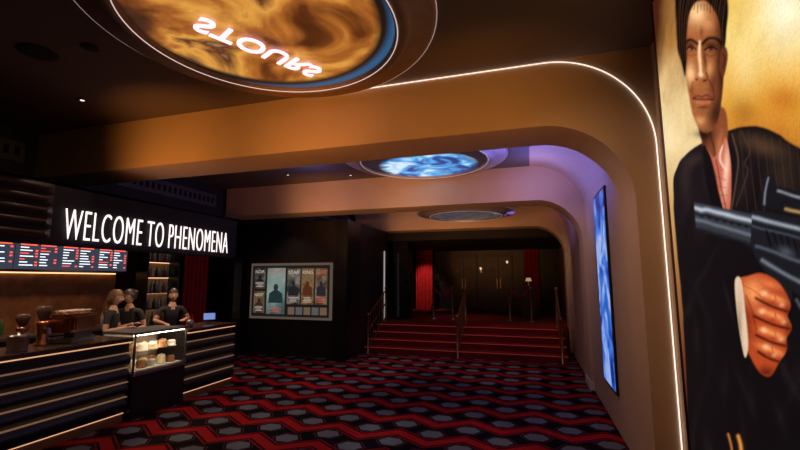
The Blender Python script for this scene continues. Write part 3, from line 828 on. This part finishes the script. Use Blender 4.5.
for (x, y) in [(-2.9, 12.9), (-2.3, 12.9), (-0.6, 12.9), (0.0, 12.9)]:
    e = empty('rope_stanchion', (x, y, 0.64))
    bm = bmesh.new(); lathe_into(bm, [(0, 0), (0.16, 0), (0.16, 0.015), (0.03, 0.04), (0.022, 0.06), (0.022, 0.92), (0.04, 0.94), (0.04, 0.98), (0, 1.0)], seg=20); add_obj('pole', bm, steel, e)
for xa in (-2.9, -0.6):
    e = empty('barrier_rope')
    tube('rope', [(xa+0.045+0.51*t, 12.9, 1.58-0.22*math.sin(math.pi*t)) for t in np.linspace(0, 1, 12)], 0.016, redvel, e)

# ------------------------------------------------------------------ ceiling fixtures
def downlight(x, y, z, on=True):
    e = empty('recessed_downlight')
    bm = bmesh.new(); lathe_into(bm, [(0.06, 0), (0.06, -0.01), (0.045, -0.012), (0.04, -0.002)], x, y, z, 24); add_obj('trim_ring', bm, dgrey, e)
    bm = bmesh.new(); lathe_into(bm, [(0, 0), (0.022, 0)], x, y, z-0.003, 20); add_obj('lens', bm, lampglow if on else black, e)
DL = [(-4.98, 3.38, 18), (-0.2, 1.2, 8), (-3.9, 5.4, 24), (-4.6, 7.2, 20), (-0.2, 5.3, 10), (-4.2, 9.3, 16), (-3.4, 9.7, 10)]
for (x, y, en) in DL: downlight(x, y, ZC)
e = empty('ceiling_speaker')
bm = bmesh.new(); lathe_into(bm, [(0.15, 0), (0.15, -0.012), (0.13, -0.016), (0.05, -0.02), (0, -0.02)], -4.3, 2.49, ZC, 32); add_obj('grille', bm, blackm, e)
e = empty('ceiling_speaker')
bm = bmesh.new(); lathe_into(bm, [(0.07, 0), (0.07, -0.012), (0.06, -0.016), (0, -0.018)], -3.76, 2.57, ZC, 32); add_obj('grille', bm, blackm, e)

# ------------------------------------------------------------------ people
skin = mat('skin', (0.62, 0.37, 0.26), 0.5, var=0.06, scale=20)
shirt = mat('black_shirt', (0.02, 0.02, 0.024), 0.8)
trous = mat('black_trousers', (0.015, 0.015, 0.018), 0.8)
shoe = mat('black_shoe', (0.01, 0.01, 0.01), 0.4)
hair_b = mat('brown_hair', (0.22, 0.11, 0.05), 0.5, var=0.4, scale=40)
hair_d = mat('dark_hair', (0.03, 0.018, 0.014), 0.45, var=0.4, scale=40)
lipm = mat('lips', (0.45, 0.12, 0.1), 0.4); eyew = mat('eye_white', (0.8, 0.8, 0.78), 0.2); eyed = mat('eye_dark', (0.03, 0.02, 0.015), 0.2)

def skin_eval(verts, edges, radii, root, sub=2):
    me = bpy.data.meshes.new('t'); me.from_pydata([tuple(v) for v in verts], edges, [])
    o = bpy.data.objects.new('t', me); COL.objects.link(o)
    m = o.modifiers.new('s', 'SKIN'); m.use_smooth_shade = True
    lay = me.skin_vertices[0].data if len(me.skin_vertices) else None
    if lay is None:
        bpy.context.view_layer.objects.active = o; lay = me.skin_vertices[0].data
    for i, r in enumerate(radii):
        lay[i].radius = r if isinstance(r, tuple) else (r, r)
        lay[i].use_root = (i == root)
    ss = o.modifiers.new('u', 'SUBSURF'); ss.levels = sub; ss.render_levels = sub
    bpy.context.view_layer.update()
    dg = bpy.context.evaluated_depsgraph_get()
    out = bpy.data.meshes.new_from_object(o.evaluated_get(dg))
    bpy.data.objects.remove(o); bpy.data.meshes.remove(me)
    return out

def person(name, loc, rz, elbows, wrists, hair, lean=0.0, head_yaw=0.0, head_pitch=0.0, long_hair=True, hs=1.0):
    e = empty(name, loc, rz)
    V = []; R = []; tag = []; E = []
    def add(p, r, t, par=None):
        V.append(Vector(p)); R.append(r); tag.append(t)
        if par is not None: E.append((par, len(V)-1))
        return len(V)-1
    ly = -lean
    pel = add((0, 0.02, 0.93), (0.125, 0.10), 1)
    wa = add((0, ly*0.2, 1.06), (0.105, 0.085), 0, pel)
    ch = add((0, ly*0.6, 1.22), (0.13, 0.10), 0, wa)
    uc = add((0, ly*0.9, 1.33), (0.10, 0.075), 0, ch)
    nb = add((0, ly, 1.40), (0.052, 0.05), 3, uc)
    nt_ = add((0, ly-0.01, 1.48), (0.045, 0.045), 3, nb)
    for s, el, wr in ((-1, elbows[0], wrists[0]), (1, elbows[1], wrists[1])):
        sh = add((s*0.165, ly*0.9, 1.345), (0.055, 0.055), 0, uc)
        el = Vector(el); wr = Vector(wr); shv = V[sh]
        mid = add(shv.lerp(el, 0.6), (0.044, 0.044), 0, sh)
        ei = add(el, (0.036, 0.036), 3, mid)
        fi = add(el.lerp(wr, 0.35), (0.036, 0.036), 3, ei)
        wi = add(wr, (0.023, 0.023), 3, fi)
        d = (wr-el).normalized()
        add(wr+d*0.045, (0.036, 0.018), 3, wi)
        hp = add((s*0.09, 0.02, 0.86), (0.085, 0.085), 1, pel)
        kn = add((s*0.10, 0.0, 0.48), (0.055, 0.058), 1, hp)
        cf = add((s*0.10, 0.03, 0.32), (0.05, 0.052), 1, kn)
        an = add((s*0.10, 0.03, 0.09), (0.036, 0.036), 1, cf)
        add((s*0.11, -0.12, 0.035), (0.038, 0.03), 2, an)
    me = skin_eval(V, E, R, 0)
    bm = bmesh.new(); bm.from_mesh(me); bpy.data.meshes.remove(me)
    segs = [(V[a], V[b], tag[b]) for a, b in E]
    for f in bm.faces:
        c = f.calc_center_median(); best = 1e9; bt = 0
        for a, b, t in segs:
            ab = b-a; k = max(0, min(1, (c-a).dot(ab)/ab.length_squared)); dd = (c-a-ab*k).length
            if dd < best: best, bt = dd, t
        f.material_index = bt; f.smooth = True
    for s, el, wr in ((-1, elbows[0], wrists[0]), (1, elbows[1], wrists[1])):
        el = Vector(el); wr = Vector(wr); d = (wr-el).normalized()
        side = d.cross(Vector((0, 0, 1))).normalized(); dn = side.cross(d).normalized()
        if dn.z > 0: dn = -dn
        inner = side if (side.x*s < 0) else -side
        for k, L in enumerate((0.070, 0.078, 0.073, 0.058)):
            off = inner*(0.026-0.0175*k)
            p0 = wr+d*0.055+off; p1 = p0+d*(0.03+L*0.35); p2 = p1+d*L*0.32+dn*0.012; p3 = p2+d*L*0.2+dn*0.016
            fm = skin_eval([p0, p1, p2, p3], [(0, 1), (1, 2), (2, 3)], [0.009, 0.0085, 0.008, 0.0065], 0, 1)
            n0 = len(bm.faces); bm.from_mesh(fm); bm.faces.ensure_lookup_table()
            for f in bm.faces[n0:]: f.material_index = 3; f.smooth = True
            bpy.data.meshes.remove(fm)
        p0 = wr+d*0.02+inner*0.018; p1 = p0+d*0.025+inner*0.03+dn*0.01; p2 = p1+d*0.03+inner*0.008+dn*0.006
        fm = skin_eval([p0, p1, p2], [(0, 1), (1, 2)], [0.011, 0.0095, 0.007], 0, 1)
        n0 = len(bm.faces); bm.from_mesh(fm); bm.faces.ensure_lookup_table()
        for f in bm.faces[n0:]: f.material_index = 3; f.smooth = True
        bpy.data.meshes.remove(fm)
    body = add_obj('body', bm, [shirt, trous, shoe, skin], e, recalc=False)
    hbm = bmesh.new()
    bmesh.ops.create_icosphere(hbm, subdivisions=5, radius=1.0)
    for v in hbm.verts:
        x, y, z = v.co
        fx, fy, fz = x*0.074, y*0.093, z*0.113
        if z < 0:
            k = -z; fx *= 1-0.32*k; fy *= (1-0.12*k) if y < 0 else (1-0.4*k)
        if y < 0:
            fy *= 0.93
            g = math.exp(-((x/0.16)**2))*math.exp(-(((z+0.16)/0.17)**2)); fy -= 0.022*g
            g = math.exp(-((x/0.11)**2))*math.exp(-(((z-0.06)/0.16)**2)); fy -= 0.007*g
            for s in (-1, 1):
                g = math.exp(-(((x-s*0.38)/0.2)**2))*math.exp(-(((z-0.03)/0.12)**2)); fy += 0.010*g
                g = math.exp(-(((x-s*0.45)/0.22)**2))*math.exp(-(((z+0.25)/0.2)**2)); fy -= 0.004*g
            g = math.exp(-((x/0.3)**2))*math.exp(-(((z+0.47)/0.07)**2)); fy -= 0.006*g
            g = math.exp(-((x/0.3)**2))*math.exp(-(((z+0.80)/0.12)**2)); fy -= 0.008*g
        v.co = (fx, fy, fz)
    for f in hbm.faces: f.smooth = True
    def ell(c, r, mi, sub=2):
        rr = bmesh.ops.create_icosphere(hbm, subdivisions=sub, radius=1.0)
        for v in rr['verts']: v.co = Vector((v.co.x*r[0]+c[0], v.co.y*r[1]+c[1], v.co.z*r[2]+c[2]))
        for f in {f for v in rr['verts'] for f in v.link_faces}: f.material_index = mi; f.smooth = True
    for s in (-1, 1):
        ell((s*0.028, -0.071, 0.003), (0.0125, 0.010, 0.0095), 1)
        ell((s*0.028, -0.0795, 0.003), (0.0055, 0.003, 0.0055), 2)
        ell((s*0.029, -0.083, 0.021), (0.015, 0.004, 0.003), 3)
        ell((s*0.073, 0.008, -0.005), (0.008, 0.017, 0.028), 0)
    ell((0, -0.084, -0.047), (0.020, 0.006, 0.0035), 4); ell((0, -0.083, -0.054), (0.017, 0.006, 0.004), 4)
    n0 = set(hbm.faces)
    rr = bmesh.ops.create_icosphere(hbm, subdivisions=5, radius=1.0)
    rem = []
    for v in rr['verts']:
        x, y, z = v.co
        if (y < -0.30 and z < 0.50-0.25*abs(x)) or z < (-0.55 if y > 0.1 else -0.15): rem.append(v)
        v.co = Vector((x*0.086, y*0.105+0.004, z*0.124+0.005))*(1+0.012*math.sin(30*x)*math.cos(20*z))
    bmesh.ops.delete(hbm, geom=rem, context='VERTS')
    for f in hbm.faces:
        if f not in n0: f.material_index = 3; f.smooth = True
    if long_hair:
        for k, (yy, zz, rx, rz_) in enumerate([(0.075, -0.04, 0.07, 0.07), (0.085, -0.10, 0.062, 0.07), (0.085, -0.16, 0.05, 0.06), (0.08, -0.21, 0.032, 0.05)]):
            ell((0, yy, zz), (rx, 0.036, rz_), 3, 3)
    else:
        ell((0, 0.105, 0.05), (0.042, 0.036, 0.04), 3, 3); ell((0, 0.08, 0.04), (0.03, 0.03, 0.028), 3, 2)
    head = add_obj('head', hbm, [skin, eyew, eyed, hair, lipm], e, recalc=False)
    head.location = (0, ly-0.025, 1.575); head.rotation_euler = (head_pitch, 0, head_yaw)
    e.scale = (hs, hs, hs)
    return e

person('bartender_woman', (-6.0, 4.78, 0), math.radians(125), [(-0.24, -0.02, 1.1), (0.24, -0.04, 1.1)], [(-0.16, -0.24, 1.14), (0.16, -0.24, 1.16)], hair_b, 0.03, 0.0, 0.2, True)
person('bartender', (-6.2, 5.28, 0), math.radians(20), [(-0.25, 0.0, 1.1), (0.25, -0.02, 1.1)], [(-0.14, -0.22, 1.05), (0.18, -0.22, 1.05)], hair_d, 0.03, -0.5, 0.15, False, 1.0)
person('bartender_woman', (-6.08, 5.95, 0), math.radians(62), [(-0.27, -0.13, 1.16), (0.27, -0.13, 1.16)], [(-0.20, -0.37, 1.13), (0.13, -0.36, 1.17)], hair_d, 0.10, -0.2, 0.1, False, 1.0)

# ------------------------------------------------------------------ lights
def look(o, d): o.rotation_euler = Vector(d).to_track_quat('-Z', 'Y').to_euler()
def spot(name, p, d, en, col, ang=70, blend=0.6, r=0.04):
    l = bpy.data.lights.new(name, 'SPOT'); l.energy = en; l.color = col; l.spot_size = math.radians(ang); l.spot_blend = blend; l.shadow_soft_size = r
    o = bpy.data.objects.new(name, l); COL.objects.link(o); o.location = p; look(o, d); return o
def point(name, p, en, col, r=0.05):
    l = bpy.data.lights.new(name, 'POINT'); l.energy = en; l.color = col; l.shadow_soft_size = r
    o = bpy.data.objects.new(name, l); COL.objects.link(o); o.location = p; return o
warm = (1.0, 0.72, 0.5)
# arch washes
for (y0, y1, xl), en, c in zip(ARCH, (78, 60, 36), ((1.0, 0.36, 0.06), (1.0, 0.44, 0.14), (1.0, 0.44, 0.17))):
    for fx in (0.06, 0.35, 0.62, 0.88):
        x = xl+(0.3-xl)*fx
        spot('arch_wash_light', (x, y0-1.5, 2.6), (0.15, 1.5, 0.72), en*(1.0 if fx < .8 else .5), c, 82, 1.0)
for (x, y, en) in DL:
    spot('downlight_beam', (x, y, ZC-0.03), (0, 0, -1), en, warm, 50, 0.5)
for (x, y) in [(-2.6, 4.95), (-3.4, 7.6), (-1.1, 4.95), (-0.8, 8.9), (-2.8, 9.0)]:
    downlight(x, y, ZC); spot('downlight_beam', (x, y, ZC-0.03), (0, 0, -1), 50, (1.0, 0.88, 0.84), 34, 0.4)
# coloured glow in second and third bays
spot('blue_bay_glow', (-0.9, 6.3, 3.1), (1.6, 0.1, 0.75), 130, (0.22, 0.20, 1.0), 110, 1.0)
point('blue_bay_glow', (-3.8, 6.6, 3.6), 6, (0.25, 0.28, 1.0))
point('blue_bay_glow', (0.1, 7.3, 3.55), 9, (0.32, 0.28, 1.0))
spot('blue_bay_glow', (-0.6, 10.2, 3.1), (1.6, 0.1, 0.75), 24, (0.35, 0.25, 1.0), 110, 1.0)
point('blue_bay_glow', (-3.5, 10.2, 3.6), 4, (0.3, 0.3, 0.9))
# right column wash
spot('column_wash_light', (-0.7, 2.3, 3.4), (1.6, 1.75, -1.5), 60, (1.0, 0.56, 0.30), 80, 1.0)
spot('column_wash_light', (-0.9, 4.5, 3.0), (1.8, 0.2, -1.2), 26, (1.0, 0.60, 0.36), 90, 1.0)
spot('column_wash_light', (-0.5, 6.9, 3.3), (1.3, 1.05, -1.2), 30, (1.0, 0.62, 0.42), 75, 1.0)
spot('column_wash_light', (-0.5, 10.7, 3.1), (1.3, 1.1, -1.1), 26, (1.0, 0.66, 0.45), 75, 1.0)
# bar
for y in (2.2, 3.7, 5.2, 6.2):
    spot('bar_task_light', (-6.1, y, 2.58), (0.25, 0, -1), 34, (1.0, 0.68, 0.42), 110, 0.8)
for y in (2.5, 4.0, 5.5):
    spot('back_bar_light', (-7.6, y, 2.55), (-0.35, 0, -1), 22, (1.0, 0.55, 0.28), 100, 0.8)
spot('case_light', (-5.35, 4.9, 1.085), (0, 0, -1), 8, (1.0, 0.8, 0.55), 120, 0.8, 0.02)
for y in (3.2, 4.0, 4.7, 5.4, 6.0):
    spot('counter_light', (-5.28, y, 2.22), (-0.5, 0, -0.8), 14, (1.0, 0.68, 0.45), 90, 0.8)
# posters, hall
spot('picture_light', (-5.7, 8.3, 3.2), (0, 0.95, -1.6), 8, (1.0, 0.8, 0.6), 95, 1.0)
spot('hall_light', (-2.0, 13.8, 3.0), (0, 0, -1), 16, (1.0, 0.3, 0.2), 80, 0.8)
spot('hall_light', (-3.9, 15.3, 3.0), (-0.1, 1.0, -1.0), 90, (1.0, 0.5, 0.42), 50, 0.8)
spot('stair_light', (-2.6, 9.8, 3.3), (0, 0.9, -3), 12, (1.0, 0.4, 0.3), 80, 0.8)
spot('stair_light', (-0.2, 10.2, 3.3), (0, 1.1, -3), 30, (1.0, 0.4, 0.3), 60, 0.8)
spot('stair_light', (-1.7, 9.0, 3.3), (0, 1.3, -3), 12, (1.0, 0.75, 0.5), 40, 0.8)

w = bpy.data.worlds.new('World'); S.world = w; w.use_nodes = True
w.node_tree.nodes['Background'].inputs[0].default_value = (0.1, 0.1, 0.14, 1); w.node_tree.nodes['Background'].inputs[1].default_value = 0.05

# ------------------------------------------------------------------ camera
cam = bpy.data.cameras.new('camera'); cam.lens = 36*417/800; cam.sensor_width = 36
co = bpy.data.objects.new('camera', cam); COL.objects.link(co)
Mx = Matrix(((0.9553, 0.0386, 0.2929, 0), (0.2953, -0.1249, -0.9473, 0), (0, 0.9914, -0.1308, 1.84), (0, 0, 0, 1)))
lc, q, sc = Mx.decompose()
co.location = lc; co.rotation_euler = q.to_euler(); cam.clip_start = 0.05
S.camera = co
